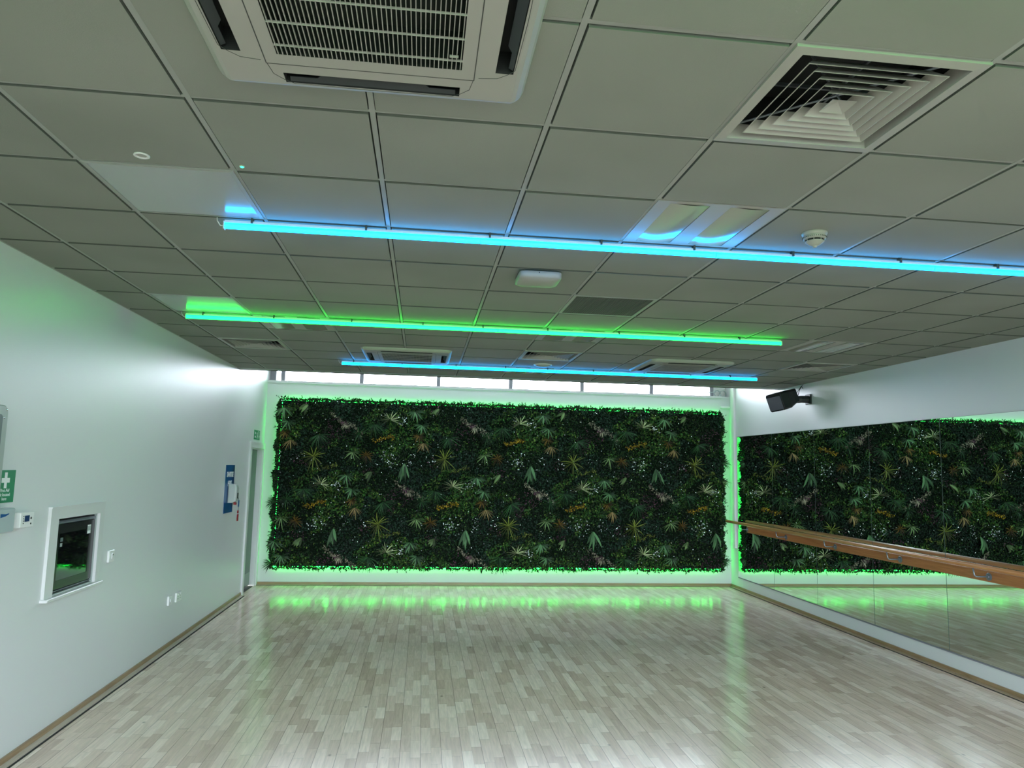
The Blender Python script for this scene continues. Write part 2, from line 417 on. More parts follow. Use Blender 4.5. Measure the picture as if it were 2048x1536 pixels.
skirt('baseboard_back', (L, B, 0), (RW, B, 0), 'x', 1, SKIRTX, TANX)

# door -------------------------------------------------------------------
dr = thing('door_1', (L, (DY0+DY1)/2, 0), None, None, None, 'structure')
a = .085
MB().box((L-.02, DY0-a, 0), (L+.022, DY0, DZ+a)).box((L-.02, DY1, 0), (L+.022, DY1+.062, DZ+a)).box((L-.02, DY0, DZ), (L+.022, DY1, DZ+a)).build('architrave', WHITE, dr)
MB().box((L-.12, DY0-.005, 0), (L-.001, DY0+.015, DZ)).box((L-.12, DY1-.015, 0), (L-.001, DY1+.005, DZ)).box((L-.12, DY0, DZ-.015), (L-.001, DY1, DZ+.005)).build('door_lining', WHITE, dr)
leaf = MB().box((L-.12, DY0+.016, .012), (L-.075, DY1-.016, DZ-.016)).build('door_leaf', DOORG, dr)
MB().box((L-.075, DY0+.03, .02), (L-.072, DY1-.03, .20)).build('kick_plate', KICK, leaf)
th = MB()
for k in range(10): th.box((L-.10, DY0+.03+k*.068, .0), (L-.005, DY0+.06+k*.068, .006))
th.build('threshold_mat', SEAM, dr)

# ------------------------------------------------------------------ mirrors
MZ0, MZ1, MYS = .187, 2.365, [11.06, 9.885, 8.755, 7.60, 6.468, 5.31, 4.15, 2.99, 1.83]
names = ['far corner mirror panel reaching from the back wall trunking', 'second mirror panel from the far corner of the right wall',
 'third mirror panel from the far corner of the right wall', 'fourth mirror panel from the far corner of the right wall',
 'nearest full mirror panel visible on the right wall', 'mirror panel at the right edge of the picture', 'wall mirror panel just beyond the right frame edge', 'nearest wall mirror panel beside the camera']
for k in range(8):
    y1, y0 = MYS[k]-.002, MYS[k+1]+.002
    t = thing('mirror_panel', (RW, (y0+y1)/2, MZ0), 'tall frameless '+names[k], 'mirror', 'frameless mirror panels along the right wall')
    MB().box((RW-.006, y0, MZ0), (RW-.0005, y1, MZ1)).build('mirror_backing', MEDGE, t)
    MB().quad((RW-.0063, y0+.0015, MZ0+.003), (RW-.0063, y0+.0015, MZ1-.003), (RW-.0063, y1-.0015, MZ1-.003), (RW-.0063, y1-.0015, MZ0+.003)).build('mirror_glass', MIRROR, t)
struct(MB().box((RW-.010, 1.83, MZ1), (RW, 11.06, MZ1+.010)), 'trim_2', WHITE)
struct(MB().box((RW-.009, 1.83, MZ0-.012), (RW, 11.06, MZ0)), 'trim_3', ALU)

# barre ------------------------------------------------------------------
bt = thing('ballet_barre', (RW-.1, 7.0, 1.04), 'long round wooden ballet barre on grey brackets along the mirrors', 'barre')
BX, BZ, BR = 4.79, 1.040, .0225
mb = MB(); n = 20; rs = []
for y, r in ((11.10, BR-.004), (11.096, BR), (1.9, BR), (1.896, BR-.004)):
    rs.append([(BX+r*math.cos(2*PI*i/n), y, BZ+r*math.sin(2*PI*i/n)) for i in range(n)])
mb.loops(rs).build('rail', BARRE, bt, smooth=True)
MB().cbox((4.94, (10.69+1.9)/2, .947), (.026, 10.69-1.9, .092), .003).build('backing_plank', PLANK, bt)
for k in range(8):
    y = 10.665-k*1.19
    br = MB()
    br.tube([(4.926, y, .947), (4.86, y, .947), (4.815, y+.01, .946), (4.802, y+.012, .952), (4.797, y+.014, .965), (4.79, y+.016, 1.02)], .0065, 10)
    b_ = br.build('bracket', STEEL, bt, smooth=True)
    fl = MB(); fl.lathe((4.926, y, .947), [(.034, 0), (.034, -.003), (.030, -.0055), (.012, -.0065), (.011, -.02), (.008, -.022)], 28, 'x')
    fl.build('flange', STEEL, b_)

# vertical trunking in the corner + small boxes -----------------------------
single(MB().cbox((RW-.017, 11.16, (.62+4.1)/2), (.034, .11, 4.1-.62), .004), 'cable_trunking', PLAST, (RW, 11.16, .62), 'white vertical cable trunking in the far right corner beside the mirrors', 'trunking')
single(MB().cbox((4.88, B-.012, 2.855), (.16, .024, .035), .004), 'cable_trunking', PLAST, (4.88, B, 2.85), 'short horizontal white trunking piece above the top right hedge corner', 'trunking')
sb = thing('wall_switch', (RW, 11.265, .675), 'small white socket plate low in the far right corner', 'switch')
MB().cbox((RW-.008, 11.265, .675), (.016, .08, .13), .003).build('plate', PLAST, sb)
MB().cbox((RW-.018, 11.265, .675), (.006, .03, .05), .002).build('rocker', WHITE, sb)

# coil of cable on the ledge
cb = thing('cable_coil', (4.85, WINY-.09, LEDGE), 'loops of white cable lying at the right end of the window ledge', 'cable')
for k, (cx, rr) in enumerate(((4.80, .052), (4.90, .05))):
    m = MB(); P = [(cx+rr*math.cos(t*.35), WINY-.085+.002*t*.2, LEDGE+.012+rr+rr*math.sin(t*.35)) for t in range(0, 40)]
    m.tube(P, .007, 8).build('loop', GREYT, cb, smooth=True)
MB().tube([(4.55, WINY-.1, LEDGE+.012), (4.60, WINY-.1, LEDGE+.05), (4.66, WINY-.1, LEDGE+.07), (4.74, WINY-.1, LEDGE+.085), (4.78, WINY-.09, LEDGE+.09)], .006, 8).build('lead', GREYT, cb, smooth=True)

# ------------------------------------------------------------------ speaker
SC = Vector((4.537, 8.946, 2.715)); yw, ti, ro = .049, .33, .029
nn = Vector((-math.cos(yw)*math.cos(ti), -math.sin(yw)*math.cos(ti), -math.sin(ti)))
ww = Vector((math.sin(yw), -math.cos(yw), 0)); uu = nn.cross(ww)
if uu.z < 0: uu = -uu
w2 = math.cos(ro)*ww+math.sin(ro)*uu; u2 = -math.sin(ro)*ww+math.cos(ro)*uu
sk = thing('wall_speaker', SC, 'black wall mounted loudspeaker tilted down above the mirrors', 'speaker')
def spt(a, b, c): return SC + w2*a + u2*b - nn*c
def rrect(hw, hh, r, n=5):
    P = []
    for cx, cy, a0 in ((hw-r, hh-r, 0), (-hw+r, hh-r, PI/2), (-hw+r, -hh+r, PI), (hw-r, -hh+r, 1.5*PI)):
        for i in range(n+1):
            t = a0+PI/2*i/n; P.append((cx+r*math.cos(t), cy+r*math.sin(t)))
    return P
def sring(hw, hh, r, c, sh=0): return [spt(x, y+sh, c) for x, y in rrect(hw, hh, r)]
MB().loops([sring(.178, .112, .028, 0), sring(.183, .117, .03, .006), sring(.183, .117, .03, .11), sring(.15, .10, .03, .20, .008), sring(.135, .088, .03, .262, .016)]).build('cabinet', BLKM, sk, smooth=False)
MB().loops([sring(.170, .088, .012, -.002, -.012), sring(.167, .085, .012, -.006, -.012)]).build('front_grille', GRILLE, sk)
MB().cbox(spt(.155, -.105, -.002), (.006, .006, .006), .001).build('badge', CHROME, sk)
bk = MB()
bk.tube([spt(0.02, -.03, .22), (4.86, 8.87, 2.765), (4.955, 8.86, 2.765)], .047, 14)
bk.cbox((4.95, 8.855, 2.765), (.02, .13, .13), .004)
bk.build('wall_bracket', BLKP, sk)
MB().tube([(4.955, 9.0, 2.92), (4.93, 8.98, 2.95), (4.88, 8.94, 2.90), (4.86, 8.93, 2.86), (4.85, 8.93, 2.82), (4.80, 8.93, 2.80), (4.76, 8.93, 2.79)], .004, 6).tube([(4.95, 8.98, 2.975), (4.90, 8.96, 2.93), (4.84, 8.95, 2.85), (4.80, 8.94, 2.83)], .003, 6).build('cable', BLKP, sk, smooth=True)

# ------------------------------------------------------------------ left wall objects
# grey rounded frame at the left picture edge
fp = thing('wall_board', (L, 3.85, 1.6), 'grey framed board with rounded corner at the left picture edge', 'board')
YB, ZB0, ZB1 = 4.40, 1.25, 2.075
def bring(hy, hz, r, x, n=6): return [(x, 3.85+a, (ZB0+ZB1)/2+b) for a, b in rrect(hy, hz, r, n)]
hy, hz = YB-3.85, (ZB1-ZB0)/2
MB().loops([bring(hy, hz, .04, L), bring(hy, hz, .04, L+.042), bring(hy-.006, hz-.006, .036, L+.048)]).build('frame', GFRAME, fp)
MB().loops([bring(hy-.052, hz-.052, .02, L+.047), bring(hy-.055, hz-.055, .018, L+.050)]).build('panel', GPANEL, fp)
for zz in (ZB1-.025, ZB1-.07):
    MB().lathe((L+.048, YB-.022 if zz > ZB1-.05 else YB-.04, zz), [(.007, 0), (.007, .002), (.003, .003)], 12, 'x').build('screw', CHROME, fp, smooth=True)

fa = thing('first_aid_sign', (L, YY(4.565), ZZ(1.615)), 'green sign with white cross and first aid wording', 'sign')
y0, y1, z0, z1 = YY(4.455), YY(4.652), ZZ(1.525), ZZ(1.712)
ym = (y0+y1)/2; 
MB().box((L, y0, z0), (L+.003, y1, z1)).build('plate', GREEN, fa)
cz = z1-.058; cy = ym
MB().box((L+.003, cy-.013, cz-.045), (L+.0038, cy+.013, cz+.045)).box((L+.003, cy-.041, cz-.0135), (L+.0038, cy-.013, cz+.0135)).box((L+.003, cy+.013, cz-.0135), (L+.0038, cy+.041, cz+.0135)).build('white_cross', SWHITE, fa)
for t_, zz in (('First Aid', z0+.062), ('kit located', z0+.038), ('here', z0+.014)):
    text(t_, .026, SWHITE, fa, (L+.0035, ym, zz), LROT)

ld = thing('paper_dispenser', (L, YY(4.44), 1.43), 'pale grey plastic box with a blue mark under the first aid sign', 'dispenser')
MB().cbox((L+.03, 4.45, 1.432), (.06, .20, .135), .006).build('case', GREYT, ld)
MB().add([(L+.061, 4.40, 1.45), (L+.061, 4.45, 1.456), (L+.061, 4.482, 1.466), (L+.061, 4.485, 1.472), (L+.061, 4.45, 1.468), (L+.061, 4.40, 1.472)], [(0,1,2,3,4,5)]).build('blue_mark', BLUE, ld)

tm = thing('thermostat', (L, 4.71, ZZ(1.41)), 'white wall thermostat with small blue display and buttons', 'thermostat')
y0, y1, z0, z1 = 4.632, 4.782, ZZ(1.372), ZZ(1.462)
MB().cbox((L+.0245, (y0+y1)/2, (z0+z1)/2), (.049, y1-y0, z1-z0), .003).build('case', PLAST, tm)
MB().box((L+.049, y0+.045, z0+.034), (L+.050, y0+.098, z0+.070)).build('display', LCD, tm)
for k in range(4): MB().lathe((L+.049, y0+.032, z0+.026+k*.0135), [(.0036, 0), (.0036, .002), (.002, .003)], 10, 'x').build('button', SEAM, tm)
MB().lathe((L+.049, y0+.115, z0+.052), [(.007, 0), (.007, .003), (.005, .004)], 14, 'x').build('dial', SEAM, tm)
MB().lathe((L+.049, y0+.115, z0+.020), [(.005, 0), (.005, .003), (.003, .004)], 14, 'x').build('dial', SEAM, tm)

# recessed fire panel with white surround
fd_ = .02
fs = thing('cabinet_surround', (L, (RY0+RY1)/2, RZ0), 'white painted timber surround with sill framing the recessed black cabinet', 'surround')
oy0, oy1, oz0, oz1 = YY(5.088), YY(5.895), ZZ(.874), ZZ(1.462)
MB().box((L, oy0, RZ0-.004), (L+fd_, RY0, oz1)).box((L, RY1, RZ0-.004), (L+fd_, oy1, oz1)).box((L, RY0, RZ1), (L+fd_, RY1, oz1)).build('frame', WHITE, fs)
MB().cbox((L+.020, (oy0+oy1)/2, RZ0-.014), (.052, oy1-oy0+.02, .022), .004).build('sill', WHITE, fs)
MB().box((L, oy0-.004, oz1), (L+.025, oy1+.004, oz1+.008)).build('cap', WHITE, fs)
MB().box((L-.115, RY0, RZ0), (L, RY0+.004, RZ1)).box((L-.115, RY1-.004, RZ0), (L, RY1, RZ1)).box((L-.115, RY0, RZ0), (L, RY1, RZ0+.004)).box((L-.115, RY0, RZ1-.004), (L, RY1, RZ1)).build('reveal', GFRAME, fs)
fc = thing('control_cabinet', (L-.11, (RY0+RY1)/2, RZ0), 'recessed black metal cabinet with dark glazed door and stickers', 'cabinet')
a0, a1, b0, b1 = RY0+.006, RY1-.018, RZ0+.028, RZ1-.044
X0 = L-.006
MB().box((L-.112, a0, RZ0+.005), (X0-.012, a1+.012, RZ1-.012)).build('body', BLKP, fc)
door = MB().box((X0-.010, a0, b0), (X0, a0+.075, b1)).box((X0-.010, a1-.07, b0), (X0, a1, b1)).box((X0-.010, a0+.075, b0), (X0, a1-.07, b0+.055)).box((X0-.010, a0+.075, b1-.06), (X0, a1-.07, b1)).build('door', BLKM, fc)
MB().box((X0-.008, a0+.07, b0+.05), (X0-.003, a1-.065, b1-.055)).build('glass', BLKG, door)
MB().lathe((X0, a0+.030, (b0+b1)/2-.005), [(.010, 0), (.010, .006), (.006, .009)], 16, 'x').build('lock', CHROME, door)
MB().box((X0-.004, a0, b1+.006), (X0+.002, a1+.01, b1+.012)).box((X0-.004, a0, b1+.006), (X0-.002, a1+.01, b1+.026)).box((X0-.004, a0, b1+.022), (X0+.002, a1+.01, b1+.026)).build('top_rim', STEEL, fc)
MB().box((X0-.004, a0, b0-.012), (X0+.001, a1+.01, b0-.007)).build('bottom_rim', STEEL, fc)
MB().box((X0, a1-.115, b1-.095), (X0+.0008, a1-.062, b1-.032)).build('sticker', GFRAME, door)
MB().box((X0+.0008, a1-.112, b1-.093), (X0+.0014, a1-.066, b1-.074)).build('printed_band', SWHITE, door); MB().box((X0+.0008, a1-.112, b1-.040), (X0+.0014, a1-.066, b1-.034)).build('printed_band', SWHITE, door)
MB().box((X0-.0028, a0+.10, b1-.115), (X0-.0022, a0+.135, b1-.088)).build('sticker', GPANEL, door)
MB().box((X0-.0028, a0+.10, b1-.148), (X0-.0022, a0+.13, b1-.124)).build('sticker', GFRAME, door)

# switch and sockets
def plate(name, yc, zc, w_, h_, label, cat, kind):
    t = thing(name, (L, yc, zc), label, cat)
    MB().cbox((L+.009, yc, zc), (.018, w_, h_), .004).build('plate', PLAST, t)
    if kind == 'switch':
        MB().cbox((L+.021, yc, zc), (.008, .018, .045), .002).build('rocker', WHITE, t)
        MB().lathe((L+.018, yc, zc+.012), [(.007, 0), (.007, .008), (.004, .009)], 12, 'x').build('key_switch', SEAM, t)
    elif kind == 'spur':
        MB().cbox((L+.021, yc, zc+.0), (.007, .024, .03), .002).build('rocker', WHITE, t)
        MB().box((L+.018, yc-.004, zc-.026), (L+.0188, yc+.004, zc-.02)).build('outlet_slot', SEAM, t)
    else:
        for s_ in (-1, 1):
            MB().cbox((L+.021, yc+s_*.036, zc+.026), (.006, .018, .018), .002).build('rocker', WHITE, t)
            MB().box((L+.018, yc+s_*.036-.004, zc+.002), (L+.0186, yc+s_*.036+.004, zc+.012)).box((L+.018, yc+s_*.036-.017, zc-.018), (L+.0186, yc+s_*.036-.007, zc-.012)).box((L+.018, yc+s_*.036+.007, zc-.018), (L+.0186, yc+s_*.036+.017, zc-.012)).build('pin_holes', SEAM, t)
plate('wall_switch', YY(6.098), ZZ(1.04), .10, .09, 'white switch plate right of the recessed black cabinet', 'switch', 'switch')
plate('wall_socket', YY(7.567), ZZ(.443), .09, .09, 'narrow white outlet plate low on left wall, nearer of two', 'socket', 'spur')
plate('wall_socket', YY(7.82), ZZ(.437), .155, .09, 'wide white double socket low on left wall, farther of two', 'socket', 'socket')

# sanitiser board
sb = thing('sanitiser_board', (L, YY(9.53), ZZ(1.455)), 'blue board reading SANITISE HERE behind the hand gel dispenser', 'sign')
y0, y1, z0, z1 = YY(9.325), YY(9.742), ZZ(1.158), ZZ(1.75)
pl_ = MB().box((L, y0, z0), (L+.004, y1, z1)).build('board', BLUE, sb)
MB().add([(L+.0042, y0+.30, z1-.002), (L+.0042, y1-.002, z1-.002), (L+.0042, y1-.002, z0+.03), (L+.0042, y1-.10, z0+.10), (L+.0042, y1-.10, z1-.15)], [(0,4,3,2,1)]).build('dark_band', BLUE2, pl_)
ym = (y0+y1)/2
text('SANITISE', .085, SWHITE, pl_, (L+.0048, ym+.0, z1-.145), LROT, sx=.92, bold=.003)
text('HERE', .085, SWHITE, pl_, (L+.0048, ym+.0, z1-.255), LROT, sx=.92, bold=.003)
dp = thing('gel_dispenser', (L, 9.53, ZZ(1.39)), 'white wall mounted hand gel dispenser in front of the blue board', 'dispenser')
yc = YY(9.525)
def dring(hy_, x0_, x1_, z_, r):
    P = []
    for a_, b_ in rrect((x1_-x0_)/2, hy_, r, 5): P.append((L+(x0_+x1_)/2+a_, yc+b_, z_))
    return P
zt, zb = ZZ(1.515), ZZ(1.285)
MB().loops([dring(.062, .004, .07, zb, .012), dring(.066, .004, .105, zb+.02, .02), dring(.066, .004, .112, zb+.08, .02), dring(.066, .004, .112, zt-.05, .02), dring(.064, .004, .100, zt-.018, .02), dring(.058, .004, .07, zt, .012)]).build('body', mat('dispenser_plastic', (.50, .54, .52), .35), dp, smooth=False)
MB().cbox((L+.085, yc, zb-.012), (.03, .05, .03), .004).build('nozzle', RED, dp)
MB().box((L+.1125, yc-.03, zb+.05), (L+.1135, yc+.03, zb+.12)).build('label_window', SEAM, dp)
tg = thing('hanging_tag', (L+.125, yc+.03, zb), 'red and blue card tag hanging below the hand gel dispenser', 'tag')
MB().tube([(L+.118, yc+.02, zb+.06), (L+.122, yc+.03, zb+.03)], .002, 6).build('cord', SEAM, tg)
MB().tube([(L+.122, yc+.03, zb-.04), (L+.122, yc+.03, zb-.10)], .002, 6).build('cord', SEAM, tg)
MB().cbox((L+.122, yc+.03, zb-.012), (.006, .05, .08), .001).build('blue_card', BLUE, tg)
MB().cbox((L+.12, yc+.025, zb-.115), (.008, .055, .035), .001).build('red_card', RED, tg)
MB().cbox((L+.12, yc+.027, zb-.185), (.010, .062, .085), .004).build('red_card', RED, tg)

# exit sign
ex = thing('exit_sign', (L, YY(10.9), ZZ(2.18)), 'small green running man exit sign above the grey door', 'sign')
y0, y1, z0, z1 = YY(10.70), YY(11.06), ZZ(2.115), ZZ(2.25)
p_ = MB().box((L, y0, z0), (L+.004, y1, z1)).build('plate', GREEN, ex)
q_ = MB(); xx = L+.0046
def py(pts): q_.add([(xx, y0+a_, z0+b_) for a_, b_ in pts], [tuple(range(len(pts)))])
# doorway outline, running figure, arrow
py([(.235, .012), (.242, .012), (.242, .122), (.235, .122)]); py([(.285, .012), (.292, .012), (.292, .122), (.285, .122)]); py([(.235, .115), (.292, .115), (.292, .122), (.235, .122)])
py([(.185, .095), (.198, .095), (.201, .108), (.192, .116), (.183, .108)]); py([(.175, .055), (.195, .055), (.203, .092), (.185, .094)]); py([(.195, .055), (.222, .04), (.22, .015), (.228, .015), (.232, .045), (.205, .07)]); py([(.175, .055), (.165, .03), (.145, .028), (.145, .018), (.172, .02), (.19, .055)]); py([(.2, .09), (.222, .075), (.225, .08), (.204, .098)]); py([(.185, .092), (.165, .08), (.162, .062), (.168, .062), (.172, .076), (.187, .085)])
py([(.312, .055), (.322, .055), (.322, .115), (.312, .115)]); py([(.317, .015), (.345, .060), (.289+.02, .060)]); 
q_.build('pictogram', SWHITE, p_)
text('Fire', .05, SWHITE, p_, (L+.0046, y0+.075, z0+.075), LROT); text('exit', .05, SWHITE, p_, (L+.0046, y0+.075, z0+.025), LROT)

# ------------------------------------------------------------------ ceiling fixtures (local coords, origin at tile centre on tile face)
def cellc(c, r): return (GX+(c+.5)*G, GY+(r+.5)*G, H)
def O(m, name, mt, parent, smooth=False):
    o = m.build(name, mt, None, None, smooth); o.parent = parent; return o
# 4-way diffuser
def frame_ring(m, h0, z0, h1, z1):
    P = [(-1,-1),(1,-1),(1,1),(-1,1)]
    m.loops([[(h0*a, h0*b, z0) for a, b in P], [(h1*a, h1*b, z1) for a, b in P]], False, False)
def make_vent():
    t = thing('air_diffuser', (0,0,0), 'x', 'vent', 'square ceiling air diffusers')
    m = MB()
    frame_ring(m, .297, .012, .297, -.004); frame_ring(m, .297, -.004, .262, -.006); frame_ring(m, .262, -.006, .255, .045)
    O(m, 'frame', ACW, t)
    for hw in (.222, .186, .150, .114, .078):
        m = MB(); P = [(-1,-1),(1,-1),(1,1),(-1,1)]
        rg = lambda h, z: [(h*a, h*b, z) for a, b in P]
        m.loops([rg(hw, -.004), rg(hw-.034, .030), rg(hw-.0355, .0295), rg(hw-.003, -.0045), rg(hw, -.004)], False, False)
        O(m, 'louvre', ACW, t)
    m = MB(); P = [(-1,-1),(1,-1),(1,1),(-1,1)]
    m.loops([[(.042*a, .042*b, -.004) for a, b in P], [(.003*a, .003*b, .014) for a, b in P]], False, True)
    O(m, 'centre_cone', ACW, t)
    m = MB(); m.box((-.262, -.262, .16), (.262, .262, .17)); frame_ring(m, .262, .17, .262, .03)
    O(m, 'plenum', BLACK, t)
    m = MB(); m.box((-.25, -.004, .05), (.25, .004, .06)).box((-.004, -.25, .05), (.004, .25, .06)); 
    m.tube([(-.24, -.24, .035), (.24, .24, .035)], .004, 6).tube([(-.24, .24, .035), (.24, -.24, .035)], .004, 6)
    O(m, 'support_bar', STEEL, t)
    return t
v0 = make_vent(); v0.location = cellc(4, -1); v0['label'] = 'large near square air diffuser at upper right of the ceiling'
copy_tree(v0, cellc(-1, 8), 'far square air diffuser near the left wall')
copy_tree(v0, cellc(4, 8), 'far square air diffuser in the middle of the ceiling between two cassettes')
copy_tree(v0, cellc(9, 8), 'far square air diffuser near the right wall above the loudspeaker')

# luminaire
def make_lum():
    t = thing('recessed_luminaire', (0,0,0), 'x', 'light', 'recessed ceiling luminaires, switched off')
    m = MB(); z = .001
    xs = [-.297, -.232, -.048, .048, .232, .297]; ys = [-.297, -.27, .27, .297]
    for i in range(5):
        for j in range(3):
            if i in (1, 3) and j == 1: continue
            m.quad((xs[i], ys[j], z), (xs[i], ys[j+1], z), (xs[i+1], ys[j+1], z), (xs[i+1], ys[j], z))
    frame_ring(m, .297, .03, .297, z)
    O(m, 'housing', ACW, t)
    for s_ in (-1, 1):
        m = MB(); rows = []
        for k in range(9):
            a_ = k/8; x_ = s_*.14+(-.0925+.185*a_); zz = z-.006*math.sin(PI*a_)+.002
            rows.append([(x_, -.271, zz), (x_, .271, zz)])
        m.loops(rows, False, False, False); O(m, 'diffuser', LENS, t, True)
    return t
l0 = make_lum(); l0.location = cellc(4, 1); l0['label'] = 'recessed two lens ceiling light just before the nearest blue tube'
copy_tree(l0, cellc(0, 6), 'recessed two lens ceiling light behind the left part of green tube')
copy_tree(l0, cellc(4, 6), 'recessed two lens ceiling light behind the middle of green tube')
copy_tree(l0, cellc(8, 6), 'bright recessed two lens ceiling light right of the green tube end')
copy_tree(l0, cellc(4, 10), 'recessed two lens ceiling light beyond the farthest blue tube')
copy_tree(l0, cellc(8, 1), 'recessed two lens ceiling light outside the right frame edge')
def make_flat():
    t = thing('flat_ceiling_panel', (0,0,0), 'x', 'ceiling panel', 'smooth flat ceiling light panels')
    m = MB(); frame_ring(m, .297, .03, .297, .0); frame_ring(m, .297, 0, .28, -.001); O(m, 'rim', TEE, t)
    O(MB().quad((-.281,-.281,0), (-.281,.281,0), (.281,.281,0), (.281,-.281,0)), 'face', FLATP, t)
    return t
f0 = make_flat(); f0.location = cellc(0, 1); f0['label'] = 'smooth pale ceiling panel at the left end of the nearest blue tube'
copy_tree(f0, cellc(-1, 5), 'smooth glossy ceiling panel mirroring the left end of green tube')
# return grille
gt = thing('return_air_grille', cellc(4, 4), 'dark fine mesh return air grille in the ceiling before green tube', 'grille')
gc = gt.location
m = MB(); frame_ring(m, .297, .03, .297, .0); frame_ring(m, .297, 0, .275, -.001); frame_ring(m, .275, -.001, .275, .03); m.box((-.297, .27, -.001), (.297, .297, .0)); O(m, 'frame', TEE, gt)
m = MB()
for k in range(34):
    a_ = -.27+.54*k/33; m.box((a_-.0012, -.275, .0), (a_+.0012, .275, .016)); m.box((-.275, a_-.0012, .0), (.275, a_+.0012, .016))
O(m, 'core', mat('grille_core', (.10, .11, .09), .6), gt)
O(MB().box((-.28, -.28, .05), (.28, .28, .06)), 'filter', SEAM, gt)

# AC cassette
def make_ac():
    t = thing('ac_cassette', (0,0,0), 'x', 'air conditioner', 'ceiling air conditioning cassettes')
    m = MB(); zf = -.032
    hi = .427
    xs = [-hi, -.415, -.362, -.263, .263, .362, .415, hi]
    def hole(i, j):
        if i == 3 and j == 3: return True
        if (i in (1, 5)) and j == 3: return True
        if (j in (1, 5)) and i == 3: return True
        return False
    for i in range(7):
        for j in range(7):
            if hole(i, j): continue
            m.quad((xs[i], xs[j], zf), (xs[i], xs[j+1], zf), (xs[i+1], xs[j+1], zf), (xs[i+1], xs[j], zf))
    def rr(h, r, z): return [(a_, b_, z) for a_, b_ in rrect(h, h, r, 5)]
    rings = [rr(hi, .0005, zf), rr(.440, .02, zf+.003), rr(.455, .045, zf+.012), rr(.463, .06, zf+.024), rr(.465, .07, .0)]
    m.loops(rings[::-1], False, False)
    # recess walls of the slots
    def well(x0, x1, y0, y1, d, mm):
        P = [(x0,y0),(x1,y0),(x1,y1),(x0,y1)]
        mm.loops([[(a_, b_, zf) for a_, b_ in P], [(a_, b_, zf+d) for a_, b_ in P]], False, True)
    O(m, 'panel', ACW, t)
    for (x0, x1, y0, y1, nm) in ((-.415,-.362,-.263,.263,'l'), (.362,.415,-.263,.263,'r'), (-.263,.263,-.415,-.362,'n'), (-.263,.263,.362,.415,'f')):
        mw = MB(); well(x0, x1, y0, y1, .07, mw); so = O(mw, 'air_slot', BLACK, t)
        # angled flap with notched ends, hinged on the outer edge
        mf = MB(); pr = [(-.25, .0), (.25, .0), (.25, .013), (.17, .013), (.15, .026), (-.15, .026), (-.17, .013), (-.25, .013)]
        def fm(a_, b_, th_):
            out = .413-b_; z_ = zf+.004+b_*.55+th_
            return {'l': (-out, a_, z_), 'r': (out, a_, z_), 'n': (a_, -out, z_), 'f': (a_, out, z_)}[nm]
        k = len(pr); vs = [fm(a_, b_, 0) for a_, b_ in pr]+[fm(a_, b_, .003) for a_, b_ in pr]
        mf.add(vs, [tuple(range(k)), tuple(range(2*k-1, k-1, -1))]+[(i, (i+1) % k, k+(i+1) % k, k+i) for i in range(k)])
        O(mf, 'louvre_flap', GREYP, so)
    # intake
    mw = MB(); well(-.263, .263, -.263, .263, .12, mw); O(mw, 'intake_filter', mat('filter_dark', (.008, .016, .010), .9), t)
    mg = MB()
    for k in range(42):
        a_ = -.258+.516*k/41; mg.box((a_-.0012, -.263, zf-.001), (a_+.0012, .263, zf+.005))
    O(mg, 'intake_fins', ACW, t)
    mg = MB()
    for k in range(-2, 3): mg.box((-.263, k*.108-.0013, zf-.002), (.263, k*.108+.0013, zf+.004))
    mg.box((.225, .19, zf-.003), (.25, .197, zf+.002))
    O(mg, 'cross_bars', ACW, t)
    ms = MB(); q = .0015
    for s_ in (-1, 1):
        ms.box((s_*.302-q, -.315, zf-.0006), (s_*.302+q, .315, zf+.002)); ms.box((-.302, s_*.315-q, zf-.0006), (.302, s_*.315+q, zf+.002))
    O(ms, 'door_seam', SEAM, t)
    # fine outline around slots
    for rot in range(4):
        ml = MB()
        P = [(-.30, .315), (-.292, .37), (-.265, .40), (-.24, .418), (0, .422), (.24, .418), (.265, .40), (.292, .37), (.30, .315)]
        c_, s_ = [(1,0),(0,1),(-1,0),(0,-1)][rot]
        for a_, b_ in zip(P[:-1], P[1:]):
            pa = Vector((a_[0]*c_-a_[1]*s_, a_[0]*s_+a_[1]*c_, zf-.0003)); pb = Vector((b_[0]*c_-b_[1]*s_, b_[0]*s_+b_[1]*c_, zf-.0003))
            ml.tube([pa, pb], .0009, 5)
        O(ml, 'outline_groove', SEAM, t)
    return t
ac = make_ac(); ac.location = (-.19, 1.75, H); ac['label'] = 'large near air conditioning cassette at the top of the picture'
copy_tree(ac, (GX+2.02*G, GY+9.07*G, H), 'far left air conditioning cassette before the farthest blue tube')
copy_tree(ac, (GX+7.08*G, GY+9.05*G, H), 'far right air conditioning cassette before the farthest blue tube')

